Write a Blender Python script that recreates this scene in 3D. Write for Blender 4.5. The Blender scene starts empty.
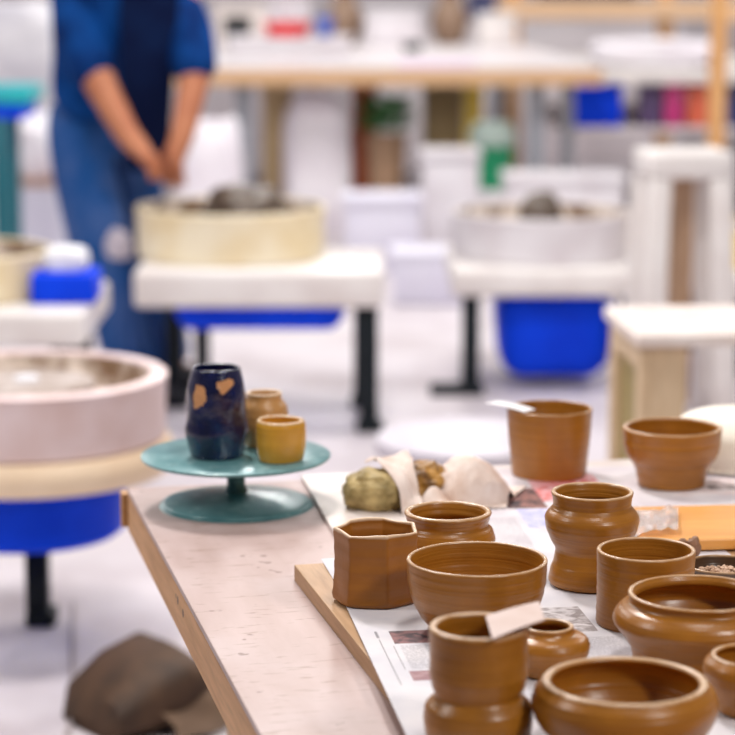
import bpy, bmesh, math, random
from mathutils import Vector, Matrix, noise as mnoise
random.seed(7)
SC = bpy.context.scene
COL = SC.collection
PI = math.pi
R = math.radians

# ------------------------------------------------------------------ materials
def nd(nt, t, **kw):
    n = nt.nodes.new(t)
    for k, v in kw.items():
        setattr(n, k, v)
    return n

def base_mat(name):
    m = bpy.data.materials.new(name); m.use_nodes = True
    nt = m.node_tree; b = nt.nodes['Principled BSDF']
    return m, nt, b

def c4(c): return (c[0], c[1], c[2], 1)

def mixc(nt, fac, a, b):
    n = nd(nt, 'ShaderNodeMix', data_type='RGBA')
    for sock, v in ((n.inputs[0], fac), (n.inputs[6], a), (n.inputs[7], b)):
        if isinstance(v, tuple): sock.default_value = c4(v)
        elif isinstance(v, (int, float)): sock.default_value = v
        else: nt.links.new(v, sock)
    return n.outputs[2]

def mth(nt, op, a, b=None, c=None, clamp=False):
    n = nd(nt, 'ShaderNodeMath', operation=op, use_clamp=clamp)
    for i, v in enumerate((a, b, c)):
        if v is None: continue
        if isinstance(v, (int, float)): n.inputs[i].default_value = v
        else: nt.links.new(v, n.inputs[i])
    return n.outputs[0]

def objco(nt, scale=(1, 1, 1)):
    t = nd(nt, 'ShaderNodeTexCoord')
    mp = nd(nt, 'ShaderNodeMapping'); mp.inputs['Scale'].default_value = scale
    nt.links.new(t.outputs['Object'], mp.inputs[0])
    return mp.outputs[0]

def noisef(nt, vec, scale, detail=4, rough=.55, lo=.4, hi=.6, dist=0):
    n = nd(nt, 'ShaderNodeTexNoise'); n.inputs['Scale'].default_value = scale
    n.inputs['Detail'].default_value = detail; n.inputs['Roughness'].default_value = rough
    n.inputs['Distortion'].default_value = dist
    nt.links.new(vec, n.inputs['Vector'])
    r = nd(nt, 'ShaderNodeMapRange'); r.inputs[1].default_value = lo; r.inputs[2].default_value = hi
    nt.links.new(n.outputs['Fac'], r.inputs[0])
    return r.outputs[0]

def bump(nt, b, h, strength=.3, dist=.002):
    n = nd(nt, 'ShaderNodeBump'); n.inputs['Strength'].default_value = strength
    n.inputs['Distance'].default_value = dist
    nt.links.new(h, n.inputs['Height']); nt.links.new(n.outputs[0], b.inputs['Normal'])

def mat(name, col, col2=None, rough=.5, nscale=8, stretch=(1, 1, 1), lo=.4, hi=.65, metal=0, bmp=0, bscale=None, coat=0, spec=.5):
    m, nt, b = base_mat(name)
    b.inputs['Roughness'].default_value = rough; b.inputs['Metallic'].default_value = metal
    b.inputs['Coat Weight'].default_value = coat; b.inputs['Coat Roughness'].default_value = .08
    b.inputs['Specular IOR Level'].default_value = spec
    v = objco(nt, stretch)
    if col2 is None: col2 = tuple(x*.86 for x in col)
    f = noisef(nt, v, nscale, lo=lo, hi=hi)
    nt.links.new(mixc(nt, f, col, col2), b.inputs['Base Color'])
    if bmp:
        bump(nt, b, noisef(nt, v, bscale or nscale*4, lo=.2, hi=.8), bmp)
    return m

def clay_mat(name, col, col2, rough=.31, rim_z=None, rim_col=(.62, .43, .27), ring=260, rim_w=.0025):
    """thrown stoneware clay: fine throwing rings round the pot, blotches, dried pale lip"""
    m, nt, b = base_mat(name)
    b.inputs['Roughness'].default_value = rough
    b.inputs['Specular IOR Level'].default_value = .55
    v = objco(nt, (4, 4, ring))
    rings = noisef(nt, v, 1.0, detail=3, lo=.3, hi=.7)
    v2 = objco(nt)
    blot = noisef(nt, v2, 22, lo=.35, hi=.7)
    c = mixc(nt, mth(nt, 'MULTIPLY', rings, .55), col, col2)
    c = mixc(nt, mth(nt, 'MULTIPLY', blot, .35), c, tuple(x*.72 for x in col2))
    if rim_z:
        s = nd(nt, 'ShaderNodeSeparateXYZ'); nt.links.new(v2, s.inputs[0])
        nz = noisef(nt, v2, 60, lo=.3, hi=.7)
        e = mth(nt, 'MULTIPLY_ADD', nz, -.6*rim_w, rim_z-rim_w*.6)
        f = mth(nt, 'DIVIDE', mth(nt, 'SUBTRACT', s.outputs[2], e), rim_w, clamp=True)
        c = mixc(nt, mth(nt, 'MULTIPLY', f, .8), c, rim_col)
    nt.links.new(c, b.inputs['Base Color'])
    h = mth(nt, 'ADD', rings, mth(nt, 'MULTIPLY', noisef(nt, v2, 160, lo=.2, hi=.8), .35))
    bump(nt, b, h, .35, .0012)
    return m

def rectmask(nt, sx, sy, x0, x1, y0, y1):
    a = mth(nt, 'MULTIPLY', mth(nt, 'GREATER_THAN', sx, x0), mth(nt, 'LESS_THAN', sx, x1))
    c = mth(nt, 'MULTIPLY', mth(nt, 'GREATER_THAN', sy, y0), mth(nt, 'LESS_THAN', sy, y1))
    return mth(nt, 'MULTIPLY', a, c)

def paper_mat(name, pics=(), cols=(), rules=(), base=(.72, .69, .72), tint=(.64, .62, .67)):
    """newsprint: pictures (rect, colour a, colour b), columns of tiny type lines, thin rules"""
    m, nt, b = base_mat(name); b.inputs['Roughness'].default_value = .75
    v = objco(nt); s = nd(nt, 'ShaderNodeSeparateXYZ'); nt.links.new(v, s.inputs[0])
    sx, sy = s.outputs[0], s.outputs[1]
    c = mixc(nt, noisef(nt, v, 14), base, tint)
    for (x0, x1, y0, y1) in cols:
        ln = mth(nt, 'GREATER_THAN', mth(nt, 'FRACT', mth(nt, 'MULTIPLY', sy, 260)), .5)
        wv = objco(nt, (420, 260, 1))
        gap = mth(nt, 'GREATER_THAN', noisef(nt, wv, 1, detail=1, lo=0, hi=1), .42)
        f = mth(nt, 'MULTIPLY', mth(nt, 'MULTIPLY', ln, gap), rectmask(nt, sx, sy, x0, x1, y0, y1))
        c = mixc(nt, mth(nt, 'MULTIPLY', f, .55), c, (.2, .18, .2))
    for (x0, x1, y0, y1) in rules:
        c = mixc(nt, mth(nt, 'MULTIPLY', rectmask(nt, sx, sy, x0, x1, y0, y1), .7), c, (.1, .09, .1))
    for (x0, x1, y0, y1, ca, cb) in pics:
        f = noisef(nt, v, 45, detail=5, lo=.42, hi=.58, dist=1.2)
        c = mixc(nt, rectmask(nt, sx, sy, x0, x1, y0, y1), c, mixc(nt, f, ca, cb))
    nt.links.new(c, b.inputs['Base Color'])
    return m

# ------------------------------------------------------------------ mesh helpers
def link(name, me, m=None, parent=None, loc=None):
    o = bpy.data.objects.new(name, me); COL.objects.link(o)
    if m is not None and me is not None:
        for k in (m if isinstance(m, (list, tuple)) else [m]): me.materials.append(k)
    if parent: o.parent = parent
    if loc: o.location = loc
    return o

def obj(name, bm, m=None, parent=None, loc=None, smooth=True, angle=40):
    me = bpy.data.meshes.new(name)
    bmesh.ops.recalc_face_normals(bm, faces=bm.faces)
    if smooth:
        for f in bm.faces: f.smooth = True
        for e in bm.edges:
            if len(e.link_faces) == 2 and e.calc_face_angle(0) > R(angle): e.smooth = False
    bm.to_mesh(me); bm.free()
    return link(name, me, m, parent, loc)

def tag(o, label, cat, group=None, kind=None):
    o['label'] = label; o['category'] = cat
    if group: o['group'] = group
    if kind: o['kind'] = kind
    return o

def thing(name, label, cat, loc=(0, 0, 0), rz=0, group=None):
    o = bpy.data.objects.new(name, None); COL.objects.link(o)
    o.empty_display_size = .05
    o.location = loc; o.rotation_euler = (0, 0, rz)
    return tag(o, label, cat, group)

def struct(name, bm, m, smooth=False):
    o = obj(name, bm, m, smooth=smooth); o['kind'] = 'structure'; return o

def box(bm, x0, x1, y0, y1, z0, z1, bev=0, M=None, seg=2):
    r = bmesh.ops.create_cube(bm, size=1)
    vs = r['verts']
    for v in vs:
        v.co = Vector(((x0+x1)/2+v.co.x*(x1-x0), (y0+y1)/2+v.co.y*(y1-y0), (z0+z1)/2+v.co.z*(z1-z0)))
    if M is not None:
        for v in vs: v.co = M @ v.co
    if bev:
        es = list({e for v in vs for e in v.link_edges})
        bmesh.ops.bevel(bm, geom=es, offset=bev, segments=seg, affect='EDGES', profile=.5)
    return bm

def newbox(*a, **k):
    bm = bmesh.new(); return box(bm, *a, **k)

def catmull(pts, n=6):
    out = []
    P = [pts[0]]+list(pts)+[pts[-1]]
    for i in range(1, len(P)-2):
        for k in range(n):
            t = k/n
            q = []
            for d in range(len(pts[0])):
                a, b_, c, e = P[i-1][d], P[i][d], P[i+1][d], P[i+2][d]
                q.append(.5*((2*b_)+(-a+c)*t+(2*a-5*b_+4*c-e)*t*t+(-a+3*b_-3*c+e)*t**3))
            out.append(tuple(q))
    out.append(tuple(pts[-1]))
    return out

def lathe(bm, prof, seg=96, wob=0, phase=0, fn=None, sx=1, sy=1):
    """revolve (r, z) points; r of 0 closes on the axis"""
    rows = []
    for (r, z) in prof:
        if r < 1e-5:
            rows.append([bm.verts.new((0, 0, z))]); continue
        row = []
        for k in range(seg):
            a = 2*PI*k/seg
            rr = r*(1+wob*math.sin(2*a+phase)+wob*.5*math.sin(3*a+phase*2))
            if fn: rr = fn(rr, a, z)
            row.append(bm.verts.new((rr*math.cos(a)*sx, rr*math.sin(a)*sy, z)))
        rows.append(row)
    for A, B in zip(rows, rows[1:]):
        if len(A) == 1 and len(B) == 1: continue
        for k in range(seg):
            k2 = (k+1) % seg
            if len(A) == 1: bm.faces.new((A[0], B[k2], B[k]))
            elif len(B) == 1: bm.faces.new((A[k], A[k2], B[0]))
            else: bm.faces.new((A[k], A[k2], B[k2], B[k]))
    return bm

def tube(bm, pts, rad, seg=12, cap=True):
    pts = [Vector(p) for p in pts]
    rows = []
    ref = Vector((0, 0, 1))
    for i, p in enumerate(pts):
        d = (pts[min(i+1, len(pts)-1)]-pts[max(i-1, 0)]).normalized()
        u = d.cross(ref)
        if u.length < 1e-3: u = d.cross(Vector((1, 0, 0)))
        u.normalize(); w = d.cross(u).normalized()
        r = rad[i] if isinstance(rad, (list, tuple)) else rad
        rows.append([bm.verts.new(p+u*r*math.cos(2*PI*k/seg)+w*r*math.sin(2*PI*k/seg)) for k in range(seg)])
    for A, B in zip(rows, rows[1:]):
        for k in range(seg):
            bm.faces.new((A[k], A[(k+1) % seg], B[(k+1) % seg], B[k]))
    if cap:
        bm.faces.new(rows[0][::-1]); bm.faces.new(rows[-1])
    return bm

def solid_sheet(name, fn, nu, nv, thick, m, parent=None, loc=None):
    """a thin sheet with real thickness; fn(u, v) gives a point"""
    bm = bmesh.new()
    top = [[bm.verts.new(fn(i/nu, j/nv)) for i in range(nu+1)] for j in range(nv+1)]
    bot = [[bm.verts.new(v.co-Vector((0, 0, thick))) for v in row] for row in top]
    for j in range(nv):
        for i in range(nu):
            bm.faces.new((top[j][i], top[j][i+1], top[j+1][i+1], top[j+1][i]))
            bm.faces.new((bot[j][i], bot[j+1][i], bot[j+1][i+1], bot[j][i+1]))
    for j in range(nv):
        bm.faces.new((top[j][0], top[j+1][0], bot[j+1][0], bot[j][0]))
        bm.faces.new((top[j][nu], bot[j][nu], bot[j+1][nu], top[j+1][nu]))
    for i in range(nu):
        bm.faces.new((top[0][i], bot[0][i], bot[0][i+1], top[0][i+1]))
        bm.faces.new((top[nv][i], top[nv][i+1], bot[nv][i+1], bot[nv][i]))
    return obj(name, bm, m, parent, loc)

def vessel_profile(outer, wall=.005, floor=.007, n=6, ripple=.0004, rip_n=18, lip=None):
    """outer (r, z) bottom to rim -> closed profile with a hollow inside and a rounded lip"""
    o = catmull(outer, n)
    zt = o[-1][1]
    o = [(r+ripple*math.sin(z/zt*rip_n*PI)*(1 if 0 < i < len(o)-3 else 0), z) for i, (r, z) in enumerate(o)]
    prof = [(0, .0015), (o[0][0]*.82, .0015), (o[0][0]*.86, 0), (o[0][0]-.0015, 0)]
    prof += [(o[0][0], .0015)]+o[1:]
    rt, zt = o[-1]
    w = lip or wall
    for k in range(1, 7):
        a = PI*k/7
        prof.append((rt-w/2+w/2*math.cos(a), zt+w*.42*math.sin(a)))
    inner = []
    for r, z in reversed(o):
        if z <= floor+.004: break
        t = min(1, (zt-z)/.012)
        inner.append((max(r-(w*(1-t)+wall*t), .004), z))
    prof += inner
    ri = inner[-1][0]
    prof += [(ri*.93, floor+.0015), (ri*.75, floor), (ri*.4, floor-.0004), (0, floor-.0006)]
    return prof

def pot(name, label, cat, loc, outer, m, wall=.005, floor=.008, seg=112, wob=.004, phase=0, group=None, ripple=.0002, rip_n=14, lip=None, fn=None):
    bm = lathe(bmesh.new(), vessel_profile(outer, wall, floor, ripple=ripple, rip_n=rip_n, lip=lip), seg, wob, phase, fn)
    o = obj(name, bm, m, loc=loc, angle=65)
    return tag(o, label, cat, group)

# ------------------------------------------------------------------ colours
M = {}
def wood(name, a, b_, rough=.55, stretch=(3, 40, 40), knots=()):
    m, nt, b = base_mat(name); b.inputs['Roughness'].default_value = rough
    v = objco(nt, stretch)
    f = noisef(nt, v, 1.2, detail=6, lo=.3, hi=.7, dist=.6)
    f2 = noisef(nt, v, 4.5, detail=3, lo=.45, hi=.75)
    c = mixc(nt, f, a, b_); c = mixc(nt, mth(nt, 'MULTIPLY', f2, .35), c, tuple(x*.55 for x in b_))
    if knots:
        s = nd(nt, 'ShaderNodeTexCoord')
        for (kx, ky, kz, kr) in knots:
            d = nd(nt, 'ShaderNodeVectorMath', operation='DISTANCE')
            nt.links.new(s.outputs['Object'], d.inputs[0]); d.inputs[1].default_value = (kx, ky, kz)
            k = mth(nt, 'LESS_THAN', d.outputs['Value'], kr)
            c = mixc(nt, k, c, (.06, .03, .015))
    nt.links.new(c, b.inputs['Base Color'])
    bump(nt, b, f, .15, .001)
    return m

CL, CL2 = (.42, .166, .017), (.25, .087, .0075)
M['floor'] = mat('concrete_floor', (.64, .585, .615), (.42, .35, .365), rough=.45, nscale=1.9, lo=.45, hi=.75, bmp=.03)
M['wall'] = mat('painted_wall', (.78, .73, .75), (.70, .63, .66), rough=.8, nscale=.7)
M['steel'] = mat('black_steel', (.006, .010, .014), (.012, .016, .020), rough=.5, nscale=20, spec=.2)
M['grey_steel'] = mat('grey_steel', (.32, .34, .38), (.25, .26, .30), rough=.4, nscale=20)
M['blue'] = mat('blue_plastic', (.002, .060, .84), (.002, .045, .70), rough=.5, nscale=5, spec=.12)
M['cream'] = mat('cream_plastic', (.86, .77, .58), (.78, .64, .40), rough=.4, nscale=6)
M['white_plastic'] = mat('white_plastic', (.76, .73, .76), (.66, .61, .64), rough=.4, nscale=6)
M['pink_plastic'] = mat('stained_white_plastic', (.82, .67, .68), (.72, .54, .52), rough=.45, nscale=7)
M['slab'] = mat('white_laminate', (.80, .76, .74), (.70, .64, .62), rough=.35, nscale=5)
M['cream_slab'] = mat('cream_laminate', (.92, .74, .54), (.86, .66, .46), rough=.4, nscale=5)
M['slurry'] = mat('clay_slurry', (.20, .12, .07), (.72, .62, .54), rough=.35, nscale=9, lo=.42, hi=.56)
M['wet_clay'] = mat('dark_wet_clay', (.085, .06, .045), (.13, .09, .065), rough=.35, nscale=30, bmp=.4)
M['alu'] = mat('brushed_aluminium', (.50, .43, .40), (.30, .22, .18), rough=.5, nscale=14, metal=.2)
M['knob_white'] = mat('white_hub', (.85, .85, .9), rough=.3)

# ------------------------------------------------------------------ setting
struct('floor', newbox(-9, 10, -2, 19, -.05, 0), M['floor'])
struct('wall_back', newbox(-9, 10, 19, 19.2, 0, 4), M['wall'])
struct('wall_left', newbox(-9.2, -9, -2, 19.2, 0, 4), M['wall'])
struct('wall_right', newbox(10, 10.2, -2, 19.2, 0, 4), M['wall'])

# ------------------------------------------------------------------ workbench
TA = R(12.5)
def make_table():
    t = thing('workbench', 'pale scuffed plywood workbench with thick tan edge board carrying the brown pots', 'table', (-.342, 3.265, 0), TA)
    W, L = 1.45, 1.75
    m, nt, b = base_mat('worn_pale_plywood'); b.inputs['Roughness'].default_value = .5
    v = objco(nt, (9, 1.6, 1)); v2 = objco(nt)
    c = mixc(nt, noisef(nt, v, 3, detail=6, lo=.3, hi=.7), (.52, .385, .365), (.44, .31, .28))
    c = mixc(nt, mth(nt, 'MULTIPLY', noisef(nt, v2, 5, detail=6, lo=.48, hi=.75), .55), c, (.60, .50, .51))
    c = mixc(nt, mth(nt, 'MULTIPLY', noisef(nt, objco(nt, (14, 60, 1)), 2, detail=4, lo=.60, hi=.68), .6), c, (.30, .19, .14))
    c = mixc(nt, mth(nt, 'MULTIPLY', noisef(nt, v2, 34, detail=2, lo=.70, hi=.74), .7), c, (.18, .10, .07))
    nt.links.new(c, b.inputs['Base Color'])
    obj('tabletop', newbox(0, W, -L, 0, .742, .75, bev=.0015), m, t, smooth=False)
    we = wood('tan_edge_wood', (.74, .40, .17), (.54, .26, .09), stretch=(40, 3, 40), knots=[(0, -.515, .726, .0055), (0, -.56, .722, .0055), (0, -.50, .7275, .003)])
    wx = wood('tan_back_wood', (.66, .36, .15), (.48, .24, .09), stretch=(3, 40, 40))
    for (a, bb, c_, d) in ((0, .022, -L, 0), (W-.022, W, -L, 0)):
        obj('edge_board', newbox(a, bb, c_, d-.002, .688, .742, bev=.001), we, t, smooth=False)
    obj('edge_board', newbox(-.008, W+.004, -.022, .0, .693, .7415, bev=.001, M=Matrix.Translation((0, .022, 0))), wx, t, smooth=False)
    obj('edge_board', newbox(.022, W-.022, -L, -L+.022, .688, .742, bev=.001), wx, t, smooth=False)
    wl = wood('leg_wood', (.62, .40, .22), (.48, .28, .14), stretch=(30, 30, 3))
    for x in (.12, W-.19):
        for y in (-.19, -L+.12):
            obj('leg', newbox(x, x+.07, y, y+.07, 0, .742, bev=.003), wl, t, smooth=False)
make_table()

# thin white panel and the tan ware board on the bench
def rot(a, x, y):
    return (x*math.cos(a)-y*math.sin(a), x*math.sin(a)+y*math.cos(a))
M['panel'] = mat('white_melamine', (.74, .67, .64), (.60, .49, .44), rough=.45, nscale=7)
bm = bmesh.new()
pl = [(-.096, 3.318), (-.026, 2.866), (.50, 2.983), (.98, 3.09), (.96, 3.552)]
vb = [bm.verts.new((x, y, .750)) for x, y in pl]; vt = [bm.verts.new((x, y, .757)) for x, y in pl]
bm.faces.new(vb[::-1]); bm.faces.new(vt)
for i in range(5): bm.faces.new((vb[i], vb[(i+1) % 5], vt[(i+1) % 5], vt[i]))
tag(obj('thin_panel', bm, M['panel'], smooth=False), 'thin white panel lying on the bench beneath the cloth wrapped clay lumps', 'board')

BA = R(13.2)
o = obj('ware_board', newbox(0, .66, -1.05, 0, 0, .020, bev=.001), wood('ware_board_pine', (.58, .36, .20), (.42, .23, .10), stretch=(40, 3, 40)), loc=(-.089, 2.764, .75), smooth=False)
o.rotation_euler.z = BA
tag(o, 'tan wooden ware board under the newspaper and front brown pots', 'board')

# newspapers
def flat_sheet(name, loc, a, w, l, z, m, wave=.0004):
    def fn(u, v):
        return Vector((u*w, -v*l, wave*(math.sin(u*9+v*4)+math.sin(v*11-u*3))))
    o = solid_sheet(name, fn, 24, 30, .0004, m)
    o.location = (loc[0], loc[1], z); o.rotation_euler.z = a
    return o
n2 = paper_mat('newsprint_blank_sheet', pics=[(.26, .40, -.30, -.10, (.72, .50, .56), (.80, .66, .72))],
               cols=[(.11, .18, -.16, -.02), (.19, .25, -.16, -.02)])
tag(flat_sheet('newspaper', (-.057, 2.788), R(9.8), .50, .36, .7712, n2, .0002), 'pale newspaper sheet under the faceted brown pot', 'newspaper')
dk = (.10, .065, .075)
n1 = paper_mat('newsprint_page', pics=[(.033, .090, -.188, -.141, dk, (.30, .15, .15)), (.033, .090, -.318, -.285, (.34, .19, .21), (.46, .30, .31)), (.20, .26, -.17, -.07, (.62, .58, .60), (.30, .26, .26))],
               cols=[(.037, .060, -.278, -.196), (.064, .090, -.278, -.196), (.12, .19, -.42, -.05), (.21, .30, -.4, -.19)],
               rules=[(.017, .020, -.165, -.140), (.018, .0192, -.33, -.17), (.030, .031, -.28, -.196)])
tag(flat_sheet('newspaper', (-.029, 2.606), R(7.8), .46, .62, .7722, n1, .0002), 'newspaper page with small dark picture under the waisted front pot', 'newspaper')
n3 = paper_mat('newsprint_colour', base=(.72, .68, .71), tint=(.64, .58, .62),
    pics=[(.115, .215, -.21, -.05, (.62, .13, .12), (.75, .45, .48)), (.06, .115, -.25, -.13, (.06, .035, .04), (.30, .14, .12)), (.07, .155, -.36, -.255, (.42, .42, .78), (.62, .60, .82)),
          (.30, .52, -.20, -.10, (.76, .62, .62), (.80, .74, .76)), (.36, .40, -.17, -.14, (.2, .16, .16), (.6, .5, .5))],
    cols=[(.01, .06, -.5, -.3), (.17, .24, -.5, -.24), (.36, .56, -.09, -.02)])
tag(flat_sheet('newspaper', (.105, 3.345), R(6), .62, .50, .7586, n3, .0003), 'colour newspaper sheet with red and lavender pictures behind the pots', 'newspaper')

# ------------------------------------------------------------------ the brown pots in front
ZB = .7731
def clay(n, h, **k): return clay_mat(n, CL, CL2, rim_z=h, **k)

# hand-built faceted pot
def oct_fn(rr, a, z):
    n = 7; s = 2*PI/n; q = ((a+.42) % s)-s/2
    f = math.cos(PI/n)/math.cos(q)
    t = 1.0 if z > .004 else .5
    rr = rr*(1-t+t*f/0.965)
    rr *= 1+.022*math.sin(3*a+1.1+z*14)+.008*math.sin(5*a+z*60)
    return rr
oc = lathe(bmesh.new(), vessel_profile([(.0495, 0), (.0505, .006), (.0485, .03), (.0475, .055), (.0478, .072), (.0482, .0812)], .0055, .008, ripple=.0003, rip_n=9, lip=.0045), 128, 0, 0, oct_fn)
for v in oc.verts:
    if v.co.z > .05: v.co.z += 0.0010*math.sin(math.atan2(v.co.y, v.co.x)*4+.6)*((v.co.z-.05)/.035)
tag(obj('planter_pot', oc, clay_mat('slab_clay', (.40, .150, .018), (.26, .088, .010), rim_z=.0815, rim_col=(.80, .60, .42), ring=60, rough=.42), loc=(.010, 2.605, ZB), angle=70),
    'brown hand built pot with faceted sides and uneven pale rim at the board corner', 'pot')

pot('clay_jar', 'round brown jar with thick rolled lip behind the faceted pot', 'pot', (.095, 2.706, ZB),
    [(.034, 0), (.040, .008), (.052, .0245), (.0563, .042), (.0535, .055), (.0478, .0625), (.0495, .070), (.0515, .0755)], clay('jar_clay_rolled', .078), wall=.0055, lip=.0075, phase=1)
pot('clay_bowl', 'wide open brown bowl with pale thin rim, largest bowl behind the tagged pot', 'bowl', (.119, 2.476, ZB),
    [(.040, 0), (.043, .004), (.0545, .0085), (.0632, .0203), (.0702, .0345), (.0748, .0563), (.0755, .069), (.0762, .0785)], clay('bowl_clay', .0805), wall=.0052, lip=.0045, phase=2, ripple=.00022, rip_n=12)
pot('clay_pot', 'tall brown pot with waist over a bulging foot and a paper tag on its rim', 'pot', (.104, 2.118, ZB),
    [(.046, 0), (.0500, .006), (.0515, .020), (.0505, .031), (.0455, .0375), (.0412, .0435), (.0440, .052), (.0462, .064), (.0458, .081), (.0462, .095), (.0470, .1062)], clay('pot_clay_waist', .109), wall=.0065, lip=.0075, phase=.4)
pot('clay_jar', 'small squat brown jar with round shoulder and narrow neck behind the tagged pot', 'pot', (.185, 2.324, ZB),
    [(.030, 0), (.036, .008), (.0415, .020), (.0431, .030), (.0385, .0375), (.0290, .0415), (.0265, .044), (.0262, .0478)], clay('jar_clay_small', .0495), wall=.004, lip=.0045, phase=3)
pot('clay_bowl', 'low rounded brown bowl with curled in rim nearest at front', 'bowl', (.239, 2.098, ZB),
    [(.052, 0), (.060, .004), (.0790, .0200), (.0862, .0365), (.0862, .0445), (.0828, .0535), (.0775, .0590)], clay('bowl_clay_curled', .0625), wall=.0085, lip=.0095, phase=1.5)
pot('clay_bowl', 'small rounded brown bowl right beside the nearest low bowl', 'bowl', (.374, 2.197, ZB),
    [(.031, 0), (.0345, .005), (.0437, .0223), (.048, .040), (.0465, .049), (.0412, .0545)], clay('bowl_clay_small', .0575), wall=.006, lip=.0065, phase=.9)
pot('clay_pot', 'large brown pot with flared neck, wide shoulder and straight foot', 'pot', (.343, 2.358, ZB),
    [(.066, 0), (.0670, .008), (.0692, .018), (.0775, .0300), (.0862, .0420), (.0868, .0500), (.0802, .0595), (.0712, .0645), (.0705, .0685), (.0726, .0725)], clay('pot_clay_wide', .0755), wall=.0060, lip=.0060, phase=2.2)
pot('clay_cup', 'straight sided brown cylinder cup standing behind the large shouldered pot', 'cup', (.306, 2.507, ZB),
    [(.0525, 0), (.0538, .003), (.0535, .03), (.0534, .055), (.0541, .081)], clay('cup_clay', .083), wall=.0050, lip=.0050, phase=.2, ripple=.0003)
pot('clay_jar', 'brown bulging jar narrowing to a tall foot behind the cylinder cup', 'pot', (.262, 2.670, ZB),
    [(.0475, 0), (.0495, .005), (.0485, .014), (.0450, .026), (.0425, .0360), (.0432, .044), (.0502, .0579), (.0550, .0745), (.0530, .0840), (.0462, .0925), (.0452, .0965), (.0478, .1085)], clay('jar_clay_footed', .1105), wall=.0052, lip=.0055, phase=2.7, ripple=.0003, rip_n=14)
pot('clay_pot', 'plain tall brown cylinder pot at the back with paper tag on rim', 'pot', (.262, 3.316, .7592),
    [(.0515, 0), (.0535, .004), (.0560, .03), (.0590, .06), (.0605, .085), (.0611, .096)], clay('pot_clay_plain', .0985), wall=.0045, lip=.0045, phase=1.9)
pot('clay_bowl', 'deep brown bowl with heavy rim and stepped foot at the back right', 'bowl', (.430, 3.250, .7592),
    [(.0465, 0), (.0478, .006), (.0510, .022), (.0560, .032), (.0635, .042), (.0680, .056), (.0688, .070), (.0700, .0805)], clay('bowl_clay_deep', .084), wall=.006, lip=.0075, phase=.6)

# paper tags lying on rims
M['tag'] = mat('tag_paper', (.66, .53, .49), (.60, .46, .41), rough=.8, nscale=30)
def paper_tag(label, pts, bend, m=M['tag']):
    a, b, c, d = [Vector(q) for q in pts]
    def fn(u, v):
        q = a.lerp(b, u).lerp(d.lerp(c, u), v)
        q.z += bend*math.sin(u*PI)+bend*.4*math.sin(v*PI)
        return q
    tag(solid_sheet('paper_tag', fn, 10, 8, .0006, m), label, 'paper tag')
zt = ZB+.1105
paper_tag('torn pinkish paper tag resting across the rim of the waisted pot', [(.1136, 2.062, zt+.0022), (.164, 2.100, zt+.0095), (.1630, 2.160, zt+.0100), (.1110, 2.135, zt+.0028)], .001)
zt = .7592+.0985
paper_tag('white paper tag lying on the rim of the tall back cylinder pot', [(.168, 3.307, zt+.0075), (.222, 3.268, zt+.002), (.240, 3.287, zt+.002), (.190, 3.334, zt+.0065)], .0015, mat('white_tag_paper', (.82, .80, .82), rough=.8))

# bat peeking out under the waisted pot
# small bowl of clay crumbs
m = clay_mat('dark_bowl_clay', (.10, .05, .025), (.05, .025, .012), rim_z=.0285, rim_col=(.50, .30, .15))
cb = pot('clay_bowl', 'small dark bowl filled with clay crumbs beside the cylinder cup', 'bowl', (.412, 2.648, ZB), [(.028, 0), (.033, .006), (.040, .017), (.0425, .0275)], m, wall=.0035)
bm = bmesh.new()
for i in range(150):
    a, rr = random.random()*2*PI, .031*math.sqrt(random.random())
    r = .0018+.0022*random.random()
    res = bmesh.ops.create_icosphere(bm, subdivisions=1, radius=r)
    off = Vector((rr*math.cos(a), rr*math.sin(a), .0135+.006*(1-(rr/.031)**2)+.003*random.random()))
    for v in res['verts']:
        v.co = v.co*(1+.5*random.uniform(-.5, .5))+off
tag(obj('clay_crumbs', bm, mat('dry_crumb_clay', (.62, .42, .30), (.45, .27, .17), nscale=60, rough=.8), loc=(.412, 2.648, ZB)), 'heap of pale dry clay crumbs inside the small dark bowl', 'clay', kind='stuff')

# two little clay nubs
def blob(center, size, amp, freq, seed, sub=4, flat=0, pw=1.0):
    bm = bmesh.new(); bmesh.ops.create_icosphere(bm, subdivisions=sub, radius=1)
    for v in bm.verts:
        n = v.co.normalized()
        if pw != 1: n = Vector([math.copysign(abs(q)**pw, q) for q in n])
        k = 1+amp*mnoise.noise(v.co*freq+Vector((seed, seed*2.1, 0)))+amp*.45*mnoise.noise(v.co*freq*2.7+Vector((seed, 0, 5)))
        v.co = Vector((n.x*size[0], n.y*size[1], n.z*size[2]))*k
        if flat and v.co.z < -size[2]*flat: v.co.z = -size[2]*flat
    zmin = min(v.co.z for v in bm.verts)
    for v in bm.verts: v.co.z -= zmin
    return bm
M['nub'] = clay_mat('nub_clay', (.30, .15, .08), (.18, .08, .04), rough=.55)
for x, s, l in ((.384, .0072, 'small brown clay nub left of its twin, before the amber board'), (.3985, .0080, 'slightly bigger brown clay nub beside its twin, before the amber board')):
    tag(obj('clay_nub', blob(None, (s, s, .013), .25, 1.6, x*90, 3), M['nub'], loc=(x, 2.785, .7722)), l, 'clay')

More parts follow.
